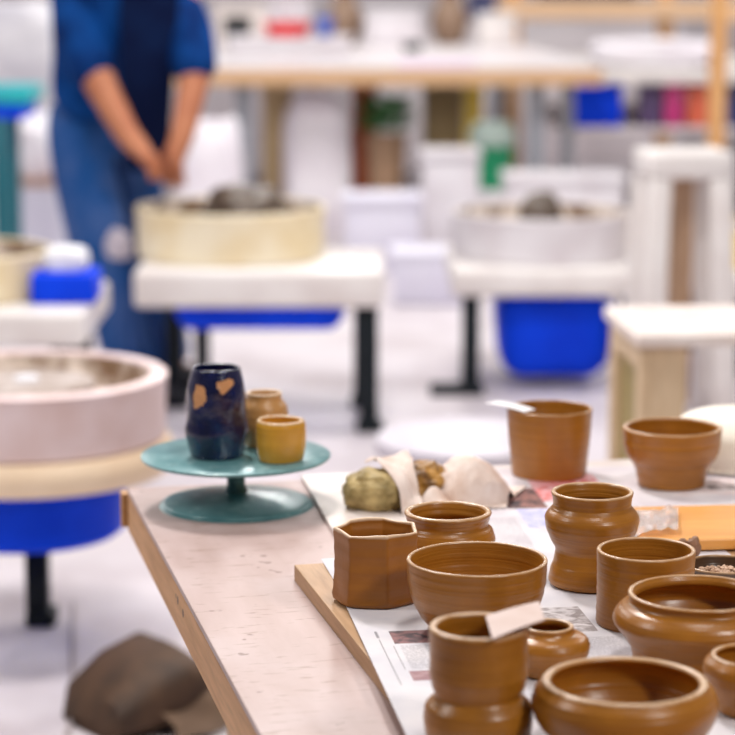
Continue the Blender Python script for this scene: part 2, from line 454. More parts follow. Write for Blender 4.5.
# amber board with a crumpled clear film on its corner
o = obj('amber_board', newbox(0, .36, 0, .235, 0, .014, bev=.002), wood('amber_pine', (.84, .40, .095), (.70, .29, .06), rough=.4, stretch=(3, 26, 30)), loc=(.338, 2.812, .7733), smooth=False)
o.rotation_euler = (R(-3.3), 0, R(6))
tag(o, 'orange toned wooden board lying behind the cups at right', 'board')
m, nt, b = base_mat('clear_film')
b.inputs['Base Color'].default_value = (.95, .93, .95, 1); b.inputs['Roughness'].default_value = .18
b.inputs['Transmission Weight'].default_value = .75; b.inputs['IOR'].default_value = 1.15
def film(u, v):
    x = .312+.075*u+.02*v; y = 2.83+.15*v+.02*u
    inb = max(0, min(1, (x-.322)/.02))
    z = .7745+.0170*inb-.009*v+(.010*abs(mnoise.noise(Vector((u*4.2, v*3.1, 2))))+.004*abs(mnoise.noise(Vector((u*9, v*8, 7)))))
    return Vector((x, y, z))
tag(solid_sheet('plastic_film', film, 36, 36, .0004, m), 'crumpled clear plastic film over the left end of the orange board', 'plastic film')

# cloth wrapped clay
def hump(x, y, cx, cy, ax, ay, h, pw=2.2, k=.5):
    d = abs((x-cx)/ax)**pw+abs((y-cy)/ay)**pw
    return h*max(0, 1-d)**k
def lumps(x, y):
    """height of the clay heap over the panel"""
    return max(hump(x, y, .013, 3.125, .050, .046, .052), hump(x, y, .080, 3.150, .036, .044, .058), hump(x, y, .128, 3.150, .062, .045, .050))
tag(obj('clay_lump', blob(None, (.046, .043, .029), .16, 1.9, 3.3, 5, .8, .82), mat('olive_clay', (.56, .42, .18), (.24, .17, .055), nscale=34, rough=.6, lo=.38, hi=.62, bmp=.6), loc=(.013, 3.125, .757)),
    'lump of olive tan clay partly covered by white cloth', 'clay')
tag(obj('clay_lump', blob(None, (.033, .038, .031), .2, 2.2, 8.1, 5, .8, .85), mat('ochre_clay', (.56, .28, .05), (.16, .07, .015), nscale=40, rough=.5, lo=.4, hi=.6, bmp=.6), loc=(.080, 3.150, .757)),
    'ochre clay lump wedged between the two white cloths', 'clay')
M['cloth'] = mat('off_white_cloth', (.78, .66, .60), (.60, .42, .33), rough=.85, nscale=16, bmp=.15, bscale=220)
def cloth1(u, v):
    # a folded strip running from the back of the heap over the olive lump down to its front right foot
    a, b_, c, d = Vector((-.004, 3.150)), Vector((.056, 3.205)), Vector((.074, 3.062)), Vector((.046, 3.072))
    q = a.lerp(b_, u).lerp(d.lerp(c, u), v)
    z = max(hump(q.x, q.y, .013, 3.125, .058, .056, .0585), hump(q.x, q.y, .078, 3.15, .043, .052, .062), .057*(1-v)**.75*(1-.1*abs(u-.6)))
    if v > .9: z *= (1-v)/.1*.8+.2
    return Vector((q.x+.003*math.sin(v*9), q.y, .7605+z+.0025*math.sin(u*8+v*5)+.002*mnoise.noise(Vector((u*4, v*6, 0)))))
tag(solid_sheet('cloth', cloth1, 26, 36, .0012, M['cloth']), 'white cloth strip draped over the olive clay lump', 'cloth')
def cloth2(u, v):
    # cloth thrown over a low mound with ridged folds radiating from its upper left corner
    x = .080+.134*u-.016*v+.010*math.sin(v*3+u*2); y = 3.212-.128*v+.018*u
    z = hump(x, y, .130, 3.155, .074, .056, .053, 1.9, .85)
    ang = math.atan2(v+.15, u+.12)
    f = .0115*abs(math.sin(ang*5.2+.6))*min(1, z/.02)+.010*mnoise.noise(Vector((u*2.6+1, v*2.4, 3)))*min(1, z/.015)
    e = .0035*abs(mnoise.noise(Vector((u*7, v*7, 9))))
    return Vector((x, y, .7610+z*.9+max(0, f)+e))
tag(solid_sheet('cloth', cloth2, 56, 56, .0012, M['cloth']), 'creased off white cloth heaped over clay behind the rolled lip jar', 'cloth')
def cloth3(u, v):
    x = .066+.048*u+.012*v; y = 3.105-.050*v+.010*u
    return Vector((x, y, .7605+.026*math.sin(u*PI)*(1-v)**.7*(1+.2*math.sin(v*7))+.002*math.sin(v*8+u*4)))
tag(solid_sheet('cloth', cloth3, 24, 20, .0012, M['cloth']), 'small pinkish cloth fold between lump and rolled lip jar', 'cloth')

# white plaster form at the back right
bm = lathe(bmesh.new(), catmull([(.0, .0), (.092, .0), (.100, .008), (.104, .028), (.098, .052), (.074, .070), (.035, .078), (.0, .079)], 6), 72)
tag(obj('plaster_mould', bm, mat('cream_plaster', (.86, .80, .70), (.80, .72, .60), rough=.7, nscale=12), loc=(.548, 3.400, .7592), angle=70), 'cream domed plaster form lying at the back right of the bench', 'mould')

# ------------------------------------------------------------------ turntable and its three little pots
def teal(name):
    m, nt, b = base_mat(name); b.inputs['Roughness'].default_value = .28; b.inputs['Metallic'].default_value = .1
    b.inputs['Specular IOR Level'].default_value = .7
    v = objco(nt)
    c = mixc(nt, noisef(nt, v, 16, lo=.35, hi=.65), (.085, .23, .25), (.17, .35, .37))
    c = mixc(nt, mth(nt, 'MULTIPLY', noisef(nt, v, 48, detail=6, lo=.55, hi=.72), .6), c, (.38, .55, .55))
    c = mixc(nt, noisef(nt, v, 90, detail=2, lo=.70, hi=.74), c, (.03, .07, .07))
    nt.links.new(c, b.inputs['Base Color'])
    return m
tt = thing('banding_wheel', 'teal metal banding wheel on a domed foot at the bench corner', 'turntable', (-.181, 3.161, .75))
obj('wheel_head', lathe(bmesh.new(), [(0, .0655), (.05, .0655), (.118, .0655), (.1285, .0672), (.1302, .0692), (.1300, .0712), (.1285, .0722), (.06, .0720), (0, .0719)], 128), teal('teal_paint_head'), tt, angle=50)
obj('stem', lathe(bmesh.new(), [(0, .017), (.0160, .017), (.0150, .022), (.0125, .030), (.0125, .052), (.0155, .056), (.0155, .0655), (0, .0655)], 48), mat('dark_teal_metal', (.03, .10, .11), (.06, .16, .16), rough=.25, metal=.6), tt)
obj('base', lathe(bmesh.new(), catmull([(0, .0), (.098, 0), (.1018, .002), (.1000, .0058), (.075, .0105), (.045, .0150), (.018, .0185), (0, .0188)], 6), 128), teal('teal_paint_base'), tt, angle=60)
ZD = .75+.0721

m, nt, b = base_mat('cobalt_glaze'); b.inputs['Roughness'].default_value = .12
b.inputs['Coat Weight'].default_value = .6; b.inputs['Coat Roughness'].default_value = .05
v = objco(nt)
c = mixc(nt, noisef(nt, v, 26, lo=.35, hi=.7), (.003, .004, .026), (.006, .010, .075))
s = nd(nt, 'ShaderNodeSeparateXYZ'); nt.links.new(v, s.inputs[0])
c = mixc(nt, mth(nt, 'MULTIPLY', noisef(nt, v, 30, lo=.5, hi=.7), mth(nt, 'SUBTRACT', 1, mth(nt, 'DIVIDE', s.outputs[2], .07, clamp=True))), c, (.012, .06, .12))
wn = nd(nt, 'ShaderNodeTexNoise'); wn.inputs['Scale'].default_value = 70; nt.links.new(v, wn.inputs[0])
wv = nd(nt, 'ShaderNodeVectorMath', operation='MULTIPLY_ADD'); nt.links.new(wn.outputs['Color'], wv.inputs[0])
wv.inputs[1].default_value = (.026, .026, .026); nt.links.new(v, wv.inputs[2])
mask = None
for (x, y, z, r) in ((-.021, -.033, .094, .0095), (-.024, -.032, .082, .0080), (.015, -.036, .108, .0078), (.013, -.036, .100, .0055)):
    d = nd(nt, 'ShaderNodeVectorMath', operation='DISTANCE'); nt.links.new(wv.outputs[0], d.inputs[0])
    d.inputs[1].default_value = (x+.013, y+.013, z+.013)
    k = mth(nt, 'LESS_THAN', d.outputs['Value'], r*1.15)
    mask = k if mask is None else mth(nt, 'MAXIMUM', mask, k)
c = mixc(nt, mask, c, (.62, .30, .13))
c = mixc(nt, mth(nt, 'MULTIPLY', mth(nt, 'GREATER_THAN', s.outputs[2], .1232), .55), c, (.45, .47, .6))
nt.links.new(c, b.inputs['Base Color'])
bump(nt, b, noisef(nt, v, 45, detail=3, lo=.2, hi=.8), .8, .004)
def vase_fn(rr, a, z):
    n = 9; sft = .35 if z > .05 else 0.0
    q = ((a+sft) % (2*PI/n))-PI/n
    return rr*(.955+.05*math.cos(PI/n)/math.cos(q))*(1+.02*math.sin(2*a+z*40)+.012*math.sin(5*a-z*90))
pot('glazed_vase', 'dark cobalt blue glazed vase with bare tan patches on the turntable', 'vase', (-.206, 3.148, ZD),
    [(.034, 0), (.0365, .003), (.0395, .02), (.0430, .0377), (.0405, .055), (.0408, .078), (.0395, .0960), (.0360, .112), (.0338, .1215)], m, wall=.0045, ripple=0, fn=vase_fn, lip=.004)
tan = clay_mat('amber_clay', (.70, .36, .04), (.52, .24, .02), rough=.25, rim_z=.055, rim_col=(.78, .58, .38), ring=50)
def wonk(rr, a, z): return rr*(1+.03*math.sin(3*a+.8)+.02*math.sin(2*a+z*50))
pot('pinch_pot', 'small amber pinch pot right of the blue vase on the turntable', 'pot', (-.118, 3.122, ZD),
    [(.0280, 0), (.0300, .003), (.0328, .020), (.0335, .038), (.0330, .049), (.0318, .0540)], tan, wall=.0045, ripple=.0002, fn=wonk, lip=.005)
pot('clay_jar', 'small tan jar with narrow neck behind the amber pinch pot', 'pot', (-.144, 3.216, ZD),
    [(.024, 0), (.0265, .004), (.0315, .025), (.0336, .044), (.0310, .058), (.0255, .0655), (.0245, .070), (.0250, .0745)], clay_mat('tan_jar_clay', (.62, .33, .12), (.48, .23, .07), rough=.3, rim_z=.0755, rim_col=(.8, .6, .42)), wall=.004, lip=.0045, ripple=.0003)

# ------------------------------------------------------------------ potter's wheels
def pan_bm(r, h, t=.012, floor=.02, seg=80):
    prof = [(0, 0), (r*.95, 0), (r*.985, .006), (r*.99, h*.15), (r*.995, h*.75), (r, h-.012), (r+.002, h-.004), (r-.003, h), (r-t+.002, h), (r-t-.002, h-.006), (r-t-.004, h*.5), (r-t-.012, floor+.01), (r-t-.03, floor), (0, floor)]
    return lathe(bmesh.new(), prof, seg)

def wheel(label, x, y, rim, pan_r, pan_h, mats, slab=None, tub=None, legs=(), rz=0, head_r=.15, dirty=True, lip=.012):
    t = thing('pottery_wheel', label, 'pottery wheel', (x, y, 0), rz)
    z0 = rim-pan_h
    bm = pan_bm(pan_r, pan_h, lip)
    pm = [mats['pan'], M['slurry']]
    po = obj('splash_pan', bm, pm, t, loc=(0, 0, z0), angle=50)
    if dirty:
        for f in po.data.polygons:
            c = f.center
            if math.hypot(c.x, c.y) < pan_r-lip-.001 and .015 < c.z < pan_h*.97: f.material_index = 1
    obj('wheel_head', lathe(bmesh.new(), [(0, .0), (.03, 0), (.03, .05), (head_r-.01, .052), (head_r, .056), (head_r, .068), (head_r-.004, .072), (0, .072)], 64), M['alu'], t, loc=(0, 0, z0+.02))
    if slab:
        (x0, x1, y0, y1, th, sm, bev) = slab
        obj('worktop', newbox(x0, x1, y0, y1, z0-th, z0, bev=bev, seg=4), sm, t)
        zb = z0-th
    else: zb = z0
    if tub:
        kind, tx, ty, a, b_, h = tub
        if kind == 'round':
            obj('tub', lathe(bmesh.new(), [(0, zb-h), (a*.86, zb-h), (a*.92, zb-h+.02), (a*.985, zb-.03), (a*1.03, zb-.028), (a*1.03, zb), (0, zb)], 64, 0), M['blue'], t, loc=(tx, ty, 0))
        else:
            bm = newbox(tx-a, tx+a, ty-b_, ty+b_, zb-h, zb, bev=min(.09, h*.4), seg=5)
            for v in bm.verts:
                k = 1-.12*(zb-v.co.z)/h; v.co.x = tx+(v.co.x-tx)*k; v.co.y = ty+(v.co.y-ty)*k
            obj('tub', bm, M['blue'], t)
    for (lx, ly, s, foot) in legs:
        lg = obj('leg', newbox(lx-s, lx+s, ly-s, ly+s, 0.012, zb, bev=.006), M['steel'], t)
        obj('foot', newbox(lx-foot, lx+s+.015, ly-s-.012, ly+s+.012, 0, .035, bev=.006), M['steel'], lg)
    return t, z0

def disc(name, parent, r, h, m, z): return obj(name, lathe(bmesh.new(), [(0, 0), (r*.97, 0), (r, h*.3), (r, h*.7), (r*.97, h), (0, h)], 64), m, parent, loc=(0, 0, z))

# near left wheel
t, z0 = wheel("pottery wheel with stained pinkish splash pan and blue tub at left of bench", -.742, 5.03, .602, .305, .142,
              dict(pan=M['pink_plastic']), None, None, [(-.005, .13, .026, .026), (-.26, .15, .028, .04), (-.26, -.12, .028, .04)], lip=.034)
disc('tray', t, .318, .070, M['cream_slab'], z0-.07)
o = obj('tub', lathe(bmesh.new(), [(0, 0), (.195, 0), (.211, .012), (.219, .132), (.223, .145), (0, .145)], 64), M['blue'], t, loc=(-.005, 0, z0-.215))
for ch in t.children:
    if ch.name.startswith('wheel_head'): ch.location.z = z0+.052
obj('hub', lathe(bmesh.new(), [(0, 0), (.028, 0), (.026, .01), (.0, .016)], 32), M['knob_white'], t, loc=(0, 0, z0+.124))
disc('bat', t, .262, .022, mat('beige_bat', (.60, .49, .42), (.46, .34, .27), rough=.6, nscale=9), z0+.050)
for ch in t.children:
    if ch.name.startswith('leg'):
        for v in ch.data.vertices:
            if v.co.z > z0-.20: v.co.z = z0-.20

# middle wheel the person works at
t, z0 = wheel("pottery wheel with cream splash pan the standing person leans over", -.446, 7.62, .692, .308, .165, dict(pan=M['cream']),
              (-.285, .50, -.36, .20, .12, M['slab'], .02), ('box', .105, -.10, .28, .2, .085), [(.45, -.28, .03, .04), (-.09, -.10, .024, .03), (-.20, .14, .03, .04), (.43, .14, .03, .04)])
tag(obj('clay_lump', blob(None, (.135, .10, .092), .25, 1.6, 4.4, 4, .6), M['wet_clay'], loc=(-.40, 7.62, z0+.0915)), 'dark wet clay mound on the cream wheel by the hands', 'clay')

# right wheel with deep blue tub
t, z0 = wheel("pottery wheel with white splash pan and deep blue tub below, right of centre", .620, 8.28, .605, .325, .16, dict(pan=M['white_plastic']),
              (-.335, .40, -.36, .36, .10, M['slab'], .02), ('box', .035, -.05, .215, .2, .31), [(-.265, -.30, .03, .14), (-.09, .24, .022, .03), (.34, -.28, .03, .04), (.34, .3, .03, .04)])
bm = blob(None, (.075, .07, .066), .2, 1.6, 6.4, 4, .6)
o_ = obj('clay_lump', bm, M['wet_clay'], loc=(.610, 8.28, z0+.0915)); o_.scale.z = 1.3; tag(o_, 'small dark clay lump on the white wheel above the blue tub', 'clay')

# far left wheel, half out of frame
t, z0 = wheel("cream pottery wheel on a white worktop at the left edge behind the pinkish wheel", -1.185, 6.62, .675, .29, .13, dict(pan=M['cream']),
              (-.45, .42, -.36, .30, .095, M['slab'], .015), None, [(.34, -.22, .03, .04), (-.40, -.22, .03, .04), (.34, .22, .03, .04), (-.40, .22, .03, .04)])
tb = newbox(-.09, .09, -.09, .09, 0, .085, bev=.012)
tag(obj('blue_tray', tb, M['blue'], loc=(-.84, 6.50, z0)), 'blue plastic tray on the left worktop beside the cream pan', 'tray')
tag(obj('sponge', blob(None, (.062, .05, .04), .12, 2, 1.2, 3, .7, .6), mat('white_sponge', (.86, .85, .88), rough=.9, bmp=.4, nscale=30), loc=(-.84, 6.50, z0+.085)), 'white sponge lying on the blue plastic tray', 'sponge')

# far right wheel with yellow pan
t, z0 = wheel("pottery wheel with yellow splash pan at the right edge of the room", 1.565, 8.6, .515, .34, .135, dict(pan=mat('yellow_plastic', (.86, .62, .16), (.80, .52, .12), rough=.4)),
              (-.385, .45, -.36, .36, .10, M['slab'], .02), ('box', .1, 0, .2, .2, .12), [(-.20, -.26, .04, .05), (.40, -.3, .03, .04), (-.30, .3, .03, .04), (.40, .3, .03, .04)])

# ------------------------------------------------------------------ stools
# plywood step stool at right
M['ply'] = wood('plywood_side', (.72, .55, .36), (.60, .42, .25), stretch=(20, 20, 3))
st = thing('plywood_stool', 'boxy plywood stool with pale top behind the deep bowl at right', 'stool', (.612, 5.20, 0), R(4))
obj('seat', newbox(-.012, .44, -.02, .42, .632, .660, bev=.004), mat('pale_seat_paint', (.80, .72, .68), (.70, .58, .52), rough=.5, nscale=6), st, smooth=False)
for (x0, x1, y0, y1) in ((.02, .105, 0, .025), (0, .02, 0, .05), (0, .02, .34, .40), (.345, .43, 0, .025), (.41, .43, .34, .40), (.41, .43, .025, .075)):
    obj('leg', newbox(x0, x1, y0, y1, 0, .632, bev=.003), M['ply'], st, smooth=False)
obj('side_rail', newbox(0, .02, .05, .34, .575, .632), M['ply'], st, smooth=False)
obj('side_rail', newbox(.41, .43, .075, .34, .575, .632), M['ply'], st, smooth=False)
obj('stretcher', newbox(0.02, .41, .36, .38, .10, .18), M['ply'], st, smooth=False)
obj('gap_sheet', newbox(.02, .03, .05, .36, .10, .575), wood('gap_olive', (.42, .32, .12), (.30, .22, .07), stretch=(20, 20, 3)), st, smooth=False)  # olive sheet added to stand for the dark opening in the side frame

# tall white stool
ws = thing('tall_stool', 'tall white wooden stool standing behind the plywood stool', 'stool', (1.005, 7.5, 0), R(6))
obj('seat', newbox(-.135, .135, -.13, .13, .80, .885, bev=.015, seg=3), M['slab'], ws)
for x in (-1, 1):
    for y in (-1, 1):
        bm = newbox(-.036, .036, -.03, .03, 0, .80, bev=.004)
        for v in bm.verts:
            k = .098+.03*(1-v.co.z/.80); v.co.x += x*k; v.co.y += y*k
        obj('leg', bm, M['slab'], ws)
for y in (-1, 1): obj('stretcher', newbox(-.1, .1, y*.125-.012, y*.125+.012, .28, .33), M['slab'], ws)
obj('centre_board', newbox(-.03, .045, .02, .045, .05, .80), wood('stool_brown_board', (.52, .34, .22), (.40, .24, .14), stretch=(20, 20, 3)), ws)

# low round white stool between bench and far wheels
rs = thing('round_stool', 'low round white stool top seen beyond the cloth wrapped clay', 'stool', (.245, 5.50, 0))
obj('seat', lathe(bmesh.new(), [(0, .32), (.215, .32), (.226, .327), (.226, .36), (.218, .366), (0, .366)], 72), mat('lavender_grey_seat', (.62, .58, .64), (.52, .48, .54), rough=.5, nscale=5), rs)
for a in range(4):
    q = (math.cos(a*PI/2+.7), math.sin(a*PI/2+.7))
    obj('leg', tube(bmesh.new(), [(q[0]*.17, q[1]*.17, 0), (q[0]*.14, q[1]*.14, .33)], .016), M['grey_steel'], rs)
obj('footring', lathe(bmesh.new(), [(.150, .12), (.160, .12), (.160, .135), (.150, .135), (.150, .12)], 48), M['grey_steel'], rs)

# teal stool at the far left
ts = thing('teal_stool', 'teal topped stool with dark teal legs at the far left', 'stool', (-1.67, 9.9, 0))
tm = mat('teal_plastic', (.01, .42, .46), (.01, .34, .40), rough=.35); td = mat('dark_teal_plastic', (.004, .13, .17), rough=.4)
obj('seat', newbox(-.29, .29, -.2, .2, .885, .955, bev=.02, seg=3), tm, ts)
obj('apron', newbox(-.26, .26, -.17, .17, .83, .885), M['blue'], ts)
for x in (-1, 1):
    for y in (-1, 1): obj('leg', newbox(x*.15-.035, x*.15+.035, y*.14-.03, y*.14+.03, 0, .83, bev=.006), td, ts)

# ------------------------------------------------------------------ far tables and what is on and under them
fw = wood('far_table_edge', (.72, .46, .26), (.60, .36, .18), stretch=(3, 30, 30))
ft = thing('work_table', 'long white worktable with wood edge behind the cream wheel', 'table', (0, 12.4, 0), 0)
bm = bmesh.new()
pl = [(-1.55, 0), (1.235, 0), (.98, 3.6), (-1.55, 3.6)]
for zz in (.888, .915): pass
vb = [bm.verts.new((x, y, .900)) for x, y in pl]; vt = [bm.verts.new((x, y, .915)) for x, y in pl]
bm.faces.new(vb[::-1]); bm.faces.new(vt)
for i in range(4): bm.faces.new((vb[i], vb[(i+1) % 4], vt[(i+1) % 4], vt[i]))
obj('tabletop', bm, mat('white_far_top', (.80, .76, .77), (.72, .65, .67), rough=.4, nscale=2), ft, smooth=False)
obj('edge_board', newbox(-1.55, 1.235, 0.0, .05, .815, .900, bev=.004), fw, ft, smooth=False)
obj('edge_board', newbox(.93, .98, .1, 3.5, .82, .900, bev=.004), fw, ft, smooth=False)
for x, y in ((-.66, .18), (.90, .18), (-.66, 3.3), (.86, 3.3)):
    obj('leg', newbox(x-.042, x+.042, y-.042, y+.042, 0, .90), M['grey_steel'], ft, smooth=False)

def bucket(name, label, x, y, z, r, h, m, cat, rim=True, taper=.85, group=None):
    prof = [(0, 0), (r*taper*.96, 0), (r*taper, .008), (r*.97, h*.9), (r*1.04, h*.905), (r*1.04, h*.97), (r, h), (r*.93, h), (r*taper*.9, .02), (0, .02)]
    return tag(obj(name, lathe(bmesh.new(), prof, 48), m, loc=(x, y, z)), label, cat, group)
def crate(name, label, x, y, z, w, d, h, m, cat, lid=None, rz=0):
    t = thing(name, label, cat, (x, y, z), rz)
    bm = newbox(-w/2, w/2, -d/2, d/2, 0, h, bev=min(.015, h*.1))
    obj('body', bm, m, t)
    obj('lid', newbox(-w/2-.01, w/2+.01, -d/2-.01, d/2+.01, h, h+min(.04, h*.15), bev=.006), lid or m, t)
    return t
def sack(label, x, y, z, w, d, h, m, seed, cat='sack', name='clay_sack'):
    return tag(obj(name, blob(None, (w/2, d/2, h/2), .16, 1.5, seed, 4, .86, .62), m, loc=(x, y, z)), label, cat)
white_bag = mat('white_sack', (.84, .80, .84), (.74, .68, .74), rough=.7, nscale=5, bmp=.2)
lav = mat('lavender_white_box', (.74, .72, .82), (.68, .65, .77), rough=.6, nscale=3)
TZ = .915
red = mat('red_plastic', (.80, .006, .012), rough=.35)
bucket('red_basin', 'bright red basin on top of the flat white box on the far table', -.46, 13.62, TZ+.11, .14, .085, red, 'basin')
crate('white_box', 'flat white box under the red basin on the far table', -.45, 13.7, TZ, .70, .40, .10, M['white_plastic'], 'box')
tag(obj('paper_roll', tube(bmesh.new(), [(0, 0, 0), (0, 0, .32)], .13, 32), M['white_plastic'], loc=(-.47, 14.1, TZ)), 'white roll standing behind the red basin', 'paper roll')
crate('blue_box', 'small blue box just right of the red basin', -.245, 13.62, TZ+.11, .085, .1, .10, mat('mid_blue', (.06, .13, .55), rough=.4), 'box')
bucket('black_pot', 'black pot beside the person on the far table', -.80, 14.6, TZ, .09, .20, M['steel'], 'pot')
bucket('black_cup', 'small black cup standing on the far table',   .27, 14.3, TZ, .06, .055, M['steel'], 'cup')
tag(solid_sheet('pink_paper', lambda u, v: Vector((.16+.42*u, 12.46+.42*v, TZ+.004+.001*math.sin(u*9))), 8, 8, .002, mat('pink_paper', (.80, .58, .80), rough=.8)), 'pink paper sheet lying at the front of the far table', 'paper')
jug = clay_mat('brown_jug_clay', (.30, .19, .12), (.2, .12, .08), rough=.5)
def far_jug(label, x, y, s=1):
    pot('stoneware_jug', label, 'jug', (x, y, TZ), [(.06*s, 0), (.085*s, .05*s), (.095*s, .12*s), (.07*s, .19*s), (.05*s, .23*s), (.058*s, .26*s)], jug, wall=.008, seg=40, ripple=0)
far_jug('brown stoneware jug left of centre on the far table', -.15, 15.4, 1.3)
far_jug('brown stoneware jug right of the small black cup', .53, 15.4, 1.3)
crate('white_box', 'white box at the back of the far table between the jugs', .16, 15.2, TZ, .34, .3, .2, M['white_plastic'], 'box')
crate('white_box', 'long white box at the right back of the far table', .83, 15.3, TZ, .24, .3, .18, M['slab'], 'box')
crate('cardboard_box', 'pale cardboard box on the far table behind the white roll', -.78, 15.4, TZ, .4, .3, .22, mat('pale_card', (.80, .72, .68), rough=.7), 'box')

# below the far table
sack('plump white sack under the far table behind the hands', -.80, 11.95, 0, .34, .28, .74, white_bag, 2.2)
sack('leaning white sack under the far table', -.27, 12.80, 0, .38, .28, .80, white_bag, 5.7)
crate('cardboard_box', 'tan cardboard box under the far table left of the leaning sack', -.50, 13.07, 0, .16, .2, .74, mat('tan_card', (.60, .44, .24), rough=.7), 'box')
bucket('orange_tin', 'orange red tin under the far table', -.02, 13.2, 0, .07, .80, mat('orange_tin_paint', (.66, .15, .05), rough=.4), 'tin', taper=1)
# leafy green bundle
fol = thing('potted_plant', 'bushy green plant in brown pot under the far table', 'plant', (.10, 12.8, 0))
obj('plant_pot', lathe(bmesh.new(), [(0, 0), (.08, 0), (.11, .50), (.118, .50), (.118, .53), (.10, .53), (.09, .48), (0, .48)], 32), mat('plant_pot_brown', (.36, .22, .13), rough=.6), fol)
bm = bmesh.new()
for i in range(260):
    a = random.random()*2*PI; e = random.uniform(-.2, 1.4); rr = random.uniform(.04, .15)
    p = Vector((rr*math.cos(a)*math.cos(e*.6), rr*math.sin(a)*math.cos(e*.6), .55+.17*random.random()))
    d = Vector((math.cos(a), math.sin(a), .5)).normalized(); s_ = d.cross(Vector((0, 0, 1))).normalized()
    L_, w_ = .07, .022
    q = [bm.verts.new(p), bm.verts.new(p+d*L_*.5+s_*w_), bm.verts.new(p+d*L_), bm.verts.new(p+d*L_*.5-s_*w_)]
    bm.faces.new(q)
obj('foliage', bm, mat('green_leaf', (.04, .22, .06), (.08, .30, .07), rough=.5), fol, smooth=False)
crate('brown_box', 'brown box right of the green plant', .42, 13.15, 0, .22, .22, .76, mat('brown_card', (.34, .25, .12), rough=.7), 'box')
crate('yellow_box', 'small yellow box right of the brown box', .58, 12.95, 0, .10, .1, .80, mat('yellow_card', (.80, .58, .06), rough=.5), 'box')
gb = thing('green_bucket', 'green bucket with grey green lid under the far table', 'bucket', (.655, 12.35, 0))
obj('body', lathe(bmesh.new(), [(0, .28), (.10, .28), (.112, .50), (.115, .51), (0, .51)], 40), mat('green_plastic', (.004, .26, .11), rough=.35), gb)
obj('stand', lathe(bmesh.new(), [(0, 0), (.12, 0), (.10, .28), (0, .28)], 40), M['white_plastic'], gb)
obj('lid', lathe(bmesh.new(), [(0, .51), (.125, .51), (.125, .57), (.09, .63), (0, .64)], 40), mat('grey_green_lid', (.34, .42, .38), rough=.5), gb)
crate('plastic_bin', 'pale lavender bin on the floor behind the cream wheel', .07, 11.2, 0, .36, .3, .33, lav, 'bin')
crate('plastic_bin', 'white bin on the floor beside the lavender bin', .41, 11.7, 0, .28, .3, .50, M['white_plastic'], 'bin')
crate('plastic_bin', 'wide white bin on the floor behind the white wheel', .94, 11.3, 0, .56, .3, .42, M['white_plastic'], 'bin')
crate('plastic_bin', 'low pale lavender bin behind the blue tub at centre', .28, 10.2, 0, .34, .3, .20, lav, 'bin')

# second far table with coloured bins on its shelf
f2 = thing('work_table', 'white worktable at far right with coloured bins below', 'table', (1.30, 12.9, 0))
obj('tabletop', newbox(-.02, 1.9, 0, 2.4, .80, .86, bev=.006), M['slab'], f2, smooth=False)
obj('shelf', newbox(-.25, 1.9, .05, 2.3, .53, .555), mat('white_shelf', (.78, .72, .74), rough=.6), f2, smooth=False)
for x in (-.2, 1.82):
    for y in (.08, 2.3): obj('leg', newbox(x-.035, x+.035, y-.035, y+.035, 0, .80), M['grey_steel'], f2, smooth=False)
SZ = .555
crate('blue_bin', 'bright blue bin on the shelf of the far right table', 1.265, 13.1, SZ, .28, .2, .20, M['blue'], 'bin')
crate('purple_bin', 'dark purple bin under the far right table', 1.565, 13.1, SZ, .12, .2, .20, mat('dark_purple', (.10, .06, .16), rough=.5), 'bin')
crate('magenta_bin', 'magenta bin under the far right table', 1.69, 13.1, SZ, .095, .2, .21, mat('magenta_plastic', (.60, .04, .22), rough=.4), 'bin')
crate('orange_bin', 'orange red bin under the far right table', 1.825, 13.1, SZ, .12, .2, .20, mat('orange_red_plastic', (.72, .14, .07), rough=.4), 'bin')
crate('navy_bin', 'navy bin at the right end under the far right table', 2.05, 13.1, SZ, .2, .2, .20, mat('navy_plastic', (.03, .04, .16), rough=.5), 'bin')
sack('rumpled white sheet heap on the far right table', 1.66, 13.7, .86, .75, .5, .16, white_bag, 7.7, 'cloth', 'folded_sheet')

# timber rack frame at the right
wr = thing('timber_rack', 'orange timber rack of posts and a long beam at the right back', 'rack', (0, 11.2, 0))
rw = wood('orange_timber', (.78, .44, .18), (.64, .32, .11), stretch=(20, 20, 3)); rw2 = wood('pale_timber', (.82, .56, .36), (.72, .46, .26), stretch=(3, 20, 20))
obj('post', newbox(1.625, 1.70, 0, .07, 0, 1.6, bev=.004), rw, wr, smooth=False)
obj('post', newbox(3.2, 3.27, 0, .07, 0, 1.6, bev=.004), rw, wr, smooth=False)
obj('post', newbox(1.75, 1.825, .85, .92, 0, 1.6, bev=.004), rw, wr, smooth=False)
obj('post', newbox(3.2, 3.27, .85, .92, 0, 1.6, bev=.004), rw, wr, smooth=False)
obj('beam', newbox(1.70, 3.2, .0, .05, 1.18, 1.26, bev=.004), rw2, wr, smooth=False)
br = thing('shelf_rack', 'pale timber shelf rack with a long beam behind the far tables', 'rack', (0, 15.7, 0))
obj('beam', newbox(.85, 3.6, 0, .06, 1.07, 1.19, bev=.004), rw2, br, smooth=False)
for x in (.92, 1.93, 3.5):
    obj('post', newbox(x, x+.10, .06, .13, 0, 1.7, bev=.004), rw, br, smooth=False)

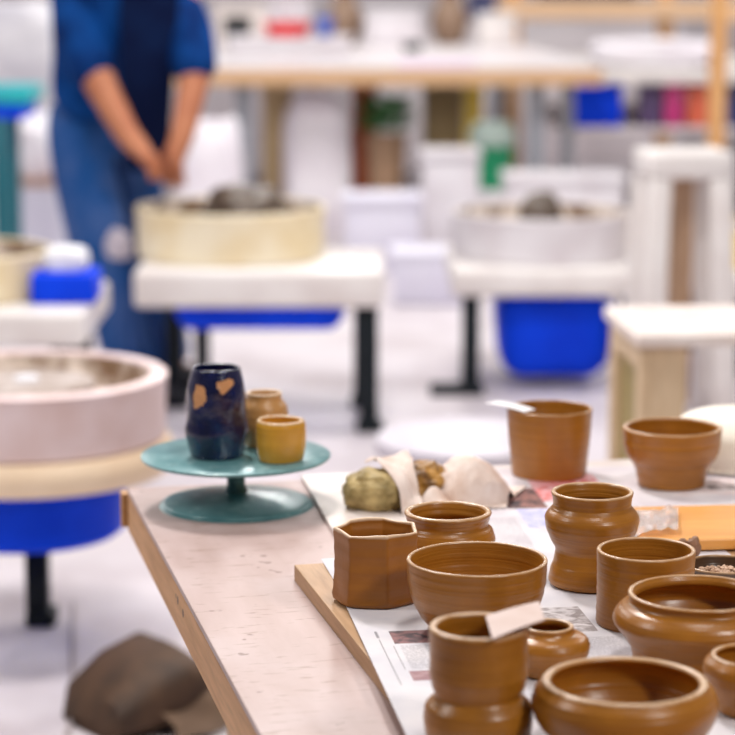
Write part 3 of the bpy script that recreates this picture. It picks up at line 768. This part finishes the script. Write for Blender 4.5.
# left background
sack('white sack on the low brown edged shelf at far left', -1.49, 10.75, .49, .22, .24, .30, white_bag, 9.2)
shf = thing('low_shelf', 'low shelf with brown edge at far left holding the white sack', 'shelf', (-1.75, 10.75, 0))
obj('shelf_board', newbox(-.45, .40, -.16, .25, .46, .49), mat('brown_edge', (.46, .30, .24), rough=.6), shf, smooth=False)
obj('cabinet', newbox(-.45, .40, -.14, .25, 0, .46), lav, shf, smooth=False)
sack('large pale grey sack against the back at top left', -2.05, 13.6, .0, .9, .5, 1.35, mat('grey_white_sack', (.70, .68, .72), (.52, .50, .56), rough=.7, nscale=4), 4.1)
crate('white_cabinet', 'tall white cabinet by the back wall at the left', -3.6, 15.5, 0, 1.3, .6, 1.5, M['wall'], 'cabinet')
crate('white_cabinet', 'white cabinet with brown goods above by the back wall right', 1.2, 17.6, 0, 2.2, .6, .98, M['wall'], 'cabinet')
dark_goods = mat('dark_goods', (.10, .07, .11), rough=.6)
crate('dark_box', 'dark box on the cabinet beyond the timber beam', 1.62, 17.6, 1.02, .7, .4, .20, dark_goods, 'box')
crate('navy_box', 'navy blue box on the cabinet beyond the timber beam', .92, 17.6, 1.02, .35, .4, .16, mat('navy_goods', (.04, .05, .18), rough=.6), 'box')

# ------------------------------------------------------------------ floor items
# crumpled brown paper bag
bg = thing('paper_bag', 'crumpled brown paper bag lying on the floor left of bench', 'bag', (-.455, 4.48, 0), R(35)); bg.scale = (.88, .88, 1.0)
def bag_bm():
    bm = bmesh.new()
    # cross sections along x: closed squashed tube, puffed at the mouth
    sec = [(-.12, .02, 0, .10), (-.10, .06, 0, .13), (-.03, .105, 0, .145), (.05, .125, 0, .15), (.09, .11, 0, .14), (.12, .05, 0, .12)]
    rows = []
    for i, (x, h, sh, w) in enumerate(sec):
        row = []
        for k in range(28):
            a = 2*PI*k/28
            y = w*math.copysign(abs(math.cos(a))**.7, math.cos(a)); z = h*(.5+.5*math.copysign(abs(math.sin(a))**.6, math.sin(a)))
            n = mnoise.noise(Vector((x*20, y*14, z*25+3)))
            row.append(bm.verts.new((x*1.15+.012*n, y+.01*n, max(.001, z*1.25+.010*n*(z > .01)))))
        rows.append(row)
    for A, B in zip(rows, rows[1:]):
        for k in range(28): bm.faces.new((A[k], A[(k+1) % 28], B[(k+1) % 28], B[k]))
    bm.faces.new(rows[0][::-1])
    inner = [bm.verts.new(v.co*.9+Vector((-.08, 0, .006))) for v in rows[-1]]
    for k in range(28): bm.faces.new((rows[-1][k], rows[-1][(k+1) % 28], inner[(k+1) % 28], inner[k]))
    bm.faces.new(inner)
    return bm
obj('bag_body', bag_bm(), mat('brown_kraft_paper', (.085, .042, .020), (.045, .022, .011), rough=.7, nscale=12, bmp=.3), bg, angle=30)
def flap(u, v):
    return Vector((-.02+.16*u+.01*math.sin(v*5), -.205+.07*v, .004+.055*v+.02*u+.006*math.sin(u*7+v*3)))
solid_sheet('bag_flap', flap, 10, 16, .002, mat('light_kraft_paper', (.17, .098, .055), (.12, .068, .038), rough=.7, nscale=12), bg)

pts = catmull([(-.62, 5.3, .006), (-.585, 5.0, .006), (-.56, 4.8, .006), (-.535, 4.60, .006), (-.52, 4.35, .006), (-.55, 4.0, .006), (-.70, 3.6, .006)], 8)
pts = [(x-.065, y, z) for x, y, z in pts]
tag(obj('power_cord', tube(bmesh.new(), pts, .005, 8), mat('grey_cord', (.42, .36, .36), rough=.6)), 'thin grey power cord running along the floor from the left wheel', 'cord')

# ------------------------------------------------------------------ person
def skin(name, verts, edges, radii, m, parent=None, sub=2, root=0, keep=True):
    me = bpy.data.meshes.new(name); me.from_pydata([tuple(v) for v in verts], edges, []); me.update()
    o = bpy.data.objects.new(name+'_tmp', me); COL.objects.link(o)
    md = o.modifiers.new('s', 'SKIN'); md.use_smooth_shade = True
    for i, r in enumerate(radii):
        sv = me.skin_vertices[0].data[i]
        sv.radius = r if isinstance(r, tuple) else (r, r); sv.use_root = (i == root)
    sd = o.modifiers.new('d', 'SUBSURF'); sd.levels = sub; sd.render_levels = sub
    dg = bpy.context.evaluated_depsgraph_get(); dg.update()
    nm = bpy.data.meshes.new_from_object(o.evaluated_get(dg)); nm.name = name
    bpy.data.objects.remove(o)
    for p_ in nm.polygons: p_.use_smooth = True
    nm.materials.clear()
    return link(name, nm, m, parent)

PX, PY = -.86, 7.86
person = thing('person', 'person in navy shirt and blue jeans leaning over the cream wheel, hands in the pan', 'person', (0, 0, 0))
sk = mat('skin', (.50, .20, .105), (.42, .15, .08), rough=.55, spec=.25, nscale=10)
# joints (world, metres)
pel = Vector((-.90, 7.92, 1.02)); wa = Vector((-.88, 7.90, 1.16)); ch = Vector((-.82, 7.80, 1.36)); nk = Vector((-.78, 7.73, 1.52)); hd0 = Vector((-.76, 7.68, 1.575)); hd1 = Vector((-.74, 7.63, 1.655)); hd2 = Vector((-.75, 7.67, 1.755))
shR, elR, wrR = Vector((-1.00, 7.80, 1.43)), Vector((-.885, 7.66, 1.12)), Vector((-.760, 7.56, .905))
shL, elL, wrL = Vector((-.61, 7.78, 1.43)), Vector((-.555, 7.66, 1.12)), Vector((-.600, 7.57, .90))
hpR, knR, anR = Vector((-.97, 7.90, .96)), Vector((-.89, 7.80, .52)), Vector((-.79, 7.86, .10))
hpL, knL, anL = Vector((-.83, 7.97, .96)), Vector((-.775, 8.04, .52)), Vector((-.69, 8.06, .10))
toR, toL = Vector((-.70, 7.78, .045)), Vector((-.58, 7.96, .045))
def hand_chain(V, E, Rr, wr, wi, d, side):
    """palm and five bent fingers leading away from wrist wi along d; side points to the thumb"""
    d = d.normalized(); side = (side-d*side.dot(d)).normalized(); nrm = d.cross(side)
    if nrm.z < 0: nrm = -nrm
    pm = len(V); V.append(wr+d*.045); E.append((wi, pm)); Rr.append((.048, .030))
    pk = len(V); V.append(wr+d*.085); E.append((pm, pk)); Rr.append((.044, .024))
    for k, (o_, L_) in enumerate(((-.030, .060), (-.010, .074), (.010, .078), (.030, .070))):
        b0 = wr+d*.085+side*o_
        i0 = len(V); V.append(b0+d*.012); E.append((pk, i0)); Rr.append(.0105)
        V.append(b0+d*(L_*.55)-nrm*.012); E.append((i0, i0+1)); Rr.append(.0095)
        V.append(b0+d*(L_*.88)-nrm*.036); E.append((i0+1, i0+2)); Rr.append(.008)
    i0 = len(V); V.append(wr+d*.040+side*.040-nrm*.006); E.append((pm, i0)); Rr.append(.013)
    V.append(wr+d*.070+side*.058-nrm*.018); E.append((i0, i0+1)); Rr.append(.011)
    V.append(wr+d*.092+side*.058-nrm*.030); E.append((i0+1, i0+2)); Rr.append(.009)
V = [pel, wa, ch, nk, hd0, hd1, hd2, shR, elR, wrR, shL, elL, wrL, hpR, knR, anR, toR, hpL, knL, anL, toL]
E = [(0, 1), (1, 2), (2, 3), (3, 4), (4, 5), (5, 6), (2, 7), (7, 8), (8, 9), (2, 10), (10, 11), (11, 12), (0, 13), (13, 14), (14, 15), (15, 16), (0, 17), (17, 18), (18, 19), (19, 20)]
Rr = [(.14, .10), (.125, .09), (.145, .10), (.058, .058), (.070, .080), (.078, .095), (.062, .075), (.07, .068), (.060, .058), (.042, .040), (.07, .068), (.056, .055), (.040, .038), (.085, .085), (.058, .058), (.04, .04), (.035, .03), (.085, .085), (.058, .058), (.04, .04), (.035, .03)]
hand_chain(V, E, Rr, wrR, 9, Vector((.09, -.02, -.085)), Vector((.3, .8, .3)))
hand_chain(V, E, Rr, wrL, 12, Vector((-.025, .0, -.10)), Vector((-.8, .3, .3)))
body = skin('body', V, E, Rr, sk, person)
# face and hair
fd = Vector((.35, -.85, -.40)).normalized(); fr = fd.cross(Vector((0, 0, 1))).normalized(); fu = fr.cross(fd)
hc = hd1
eye = mat('eye', (.03, .02, .02), rough=.2)
hairm = mat('dark_hair', (.035, .02, .012), (.06, .035, .02), rough=.6, nscale=60)
bm = bmesh.new(); bmesh.ops.create_icosphere(bm, subdivisions=4, radius=1)
for v in bm.verts:
    n = v.co.copy(); q = hc+Vector((0, .012, .045))+Vector((n.x*.098, n.y*.112, n.z*.105))
    v.co = q
bmesh.ops.delete(bm, geom=[v for v in bm.verts if (v.co-hc).dot(fd) > .035 and (v.co-hc).dot(fu) < .075], context='VERTS')
obj('hair', bm, hairm, person)
for s_ in (-1, 1):
    bm = bmesh.new(); bmesh.ops.create_icosphere(bm, subdivisions=2, radius=.011, matrix=Matrix.Translation(hc+fd*.088+fr*s_*.032+fu*.012))
    obj('eye', bm, eye, person)
    bm = bmesh.new(); bmesh.ops.create_icosphere(bm, subdivisions=3, radius=1)
    for v in bm.verts: v.co = hc+fr*s_*(.083+v.co.x*.010)+fd*(v.co.y*.020-.01)+fu*v.co.z*.032
    obj('ear', bm, sk, person)
obj('nose', tube(bmesh.new(), [hc+fd*.086+fu*.02, hc+fd*.105-fu*.008, hc+fd*.112-fu*.02, hc+fd*.09-fu*.028], [.007, .011, .014, .009], 10), sk, person)
obj('mouth', tube(bmesh.new(), [hc+fd*.083-fu*.052-fr*.022, hc+fd*.092-fu*.05, hc+fd*.083-fu*.052+fr*.022], [.004, .007, .004], 8), mat('lips', (.42, .14, .12), rough=.4), person)
# shirt
navy = mat('navy_shirt_cloth', (.004, .060, .26), (.002, .018, .10), rough=.8, nscale=7, bmp=.3, spec=.08)
V = [pel+Vector((-.01, 0, -.10)), pel+Vector((.01, -.01, .10)), wa+Vector((0, 0, .06)), ch, nk-Vector((0, 0, .07)), shR+Vector((.015, 0, -.05)), shR.lerp(elR, .5), elR+Vector((.012, -.01, -.05)), shL+Vector((-.035, 0, -.05)), shL.lerp(elL, .5), elL+Vector((0, -.01, -.04))]
E = [(0, 1), (1, 2), (2, 3), (3, 4), (3, 5), (5, 6), (6, 7), (3, 8), (8, 9), (9, 10)]
Rr = [(.205, .155), (.215, .15), (.215, .15), (.225, .15), (.08, .08), (.10, .095), (.092, .092), (.084, .084), (.10, .095), (.090, .090), (.08, .08)]
skin('shirt', V, E, Rr, navy, person)
# apron panel down the front
apm = mat('dark_apron', (.003, .008, .040), (.004, .014, .06), rough=.8, spec=.08)
def apron(u, v):
    a = Vector((-.79, 7.58, 1.40)).lerp(Vector((-.60, 7.62, 1.40)), u); b_ = Vector((-.80, 7.73, .80)).lerp(Vector((-.66, 7.78, .80)), u)
    q = a.lerp(b_, v); q.y -= .02*math.sin(u*PI)+.02*math.sin(v*PI)
    return q
solid_sheet('apron', apron, 14, 20, .006, apm, person)
# jeans
jean = mat('blue_denim', (.014, .075, .26), (.075, .13, .32), rough=.85, spec=.08, nscale=7, lo=.35, hi=.7, bmp=.2, bscale=60)
V = [pel+Vector((0, 0, .05)), pel+Vector((0, 0, -.06)), hpR-Vector((0, 0, .06)), knR, anR.lerp(knR, .4), anR+Vector((0, 0, -.03)), hpL-Vector((0, 0, .06)), knL, anL.lerp(knL, .4), anL+Vector((0, 0, -.03))]
E = [(0, 1), (1, 2), (2, 3), (3, 4), (4, 5), (1, 6), (6, 7), (7, 8), (8, 9)]
Rr = [(.165, .13), (.18, .14), (.14, .13), (.112, .11), (.10, .10), (.095, .095), (.13, .125), (.10, .10), (.095, .095), (.09, .09)]
skin('jeans', V, E, Rr, jean, person)
bm = blob(None, (.045, .01, .05), .3, 2, 3.1, 3)
for v in bm.verts: v.co += Vector((-.822, 7.715, .50))
obj('clay_stain', bm, mat('dried_clay_stain', (.55, .50, .58), rough=.9), person)
shoe = mat('dark_shoe', (.03, .03, .035), rough=.6)
for an, to in ((anR, toR), (anL, toL)):
    d = (to-an); d.z = 0; d.normalize(); s_ = Vector((-d.y, d.x, 0))
    bm = bmesh.new(); bmesh.ops.create_icosphere(bm, subdivisions=3, radius=1)
    c0 = Vector((an.x, an.y, 0))+d*.07
    for v in bm.verts:
        q = v.co.copy(); k = .75+.25*q.x if q.x < 0 else 1
        zz = q.z*.055*(1-.35*max(0, q.x)); v.co = c0+d*q.x*.15+s_*q.y*.052*k+Vector((0, 0, max(0, .05+zz)))
        if v.co.z < .012: v.co.z = 0
    obj('shoe', bm, shoe, person)

# ------------------------------------------------------------------ light
w = bpy.data.worlds.new('room_light'); SC.world = w; w.use_nodes = True
w.node_tree.nodes['Background'].inputs[0].default_value = (.92, .93, 1.0, 1)
w.node_tree.nodes['Background'].inputs[1].default_value = .09
def area(name, loc, size, sy, power, col=(1, .97, .95), target=None):
    l = bpy.data.lights.new(name, 'AREA'); l.shape = 'RECTANGLE'; l.size = size; l.size_y = sy; l.energy = power; l.color = col
    o = bpy.data.objects.new(name, l); COL.objects.link(o); o.location = loc
    if target is not None:
        o.rotation_euler = (Vector(target)-Vector(loc)).to_track_quat('-Z', 'Y').to_euler()
    return o
area('ceiling_or_fill_lamp', (-.55, 4.55, 3.2), .35, .6, 50, (1, .96, .93), (-.1, 2.8, .8))
area('ceiling_or_fill_lamp', (-2.2, 2.6, 3.0), .3, 1.2, 34, (1, .96, .93), (-.9, 5.2, .4))  # unseen fill lamp aimed to brighten the front of the near left wheel
area('ceiling_or_fill_lamp', (0, 4.9, 3.4), 1.4, .3, 46, (1, .97, .95), (0, 9.0, .6))  # frontal fill added to brighten the fronts of the far wheels
area('ceiling_or_fill_lamp', (1.4, .95, 2.4), .22, .4, 22, (1, .95, .90), (.1, 2.6, .8))
area('ceiling_or_fill_lamp', (.45, 2.45, 3.3), .3, .9, 20, (1, .95, .90))
for x in (-3.2, 0, 3.2):
    for y in (7.2, 10.5, 14.2):
        area('ceiling_or_fill_lamp', (x, y, 3.6), .4, 1.3, 56)

# ------------------------------------------------------------------ camera
cd = bpy.data.cameras.new('camera'); cam = bpy.data.objects.new('camera', cd); COL.objects.link(cam)
cam.location = (0, 0, 1.5); cam.rotation_euler = (R(80), 0, 0)
cd.sensor_width = 36; cd.lens = 2350/735*36
cd.dof.use_dof = True; cd.dof.focus_distance = 2.66; cd.dof.aperture_fstop = 4.0
cd.clip_end = 100
SC.camera = cam
SC.view_settings.view_transform = 'Standard'; SC.view_settings.look = 'None'
SC.view_settings.exposure = .3; SC.view_settings.gamma = 1
SC.view_settings.use_curve_mapping = False

for o in COL.objects:
    if o.parent or 'label' not in o: continue
    k = o.name.split('.')[0]
    g = {'pottery_wheel': "potter's wheels in the room", 'newspaper': 'newspapers on the bench', 'paper_tag': 'paper tags on the pots', 'plastic_bin': 'pale bins on the floor', 'stoneware_jug': 'jugs on the far table', 'clay_nub': 'clay nubs'}.get(k)
    if k in ('clay_jar', 'clay_bowl', 'clay_pot', 'clay_cup') and o.location.y < 4: g = 'brown clay pots on the bench'
    if g: o['group'] = g
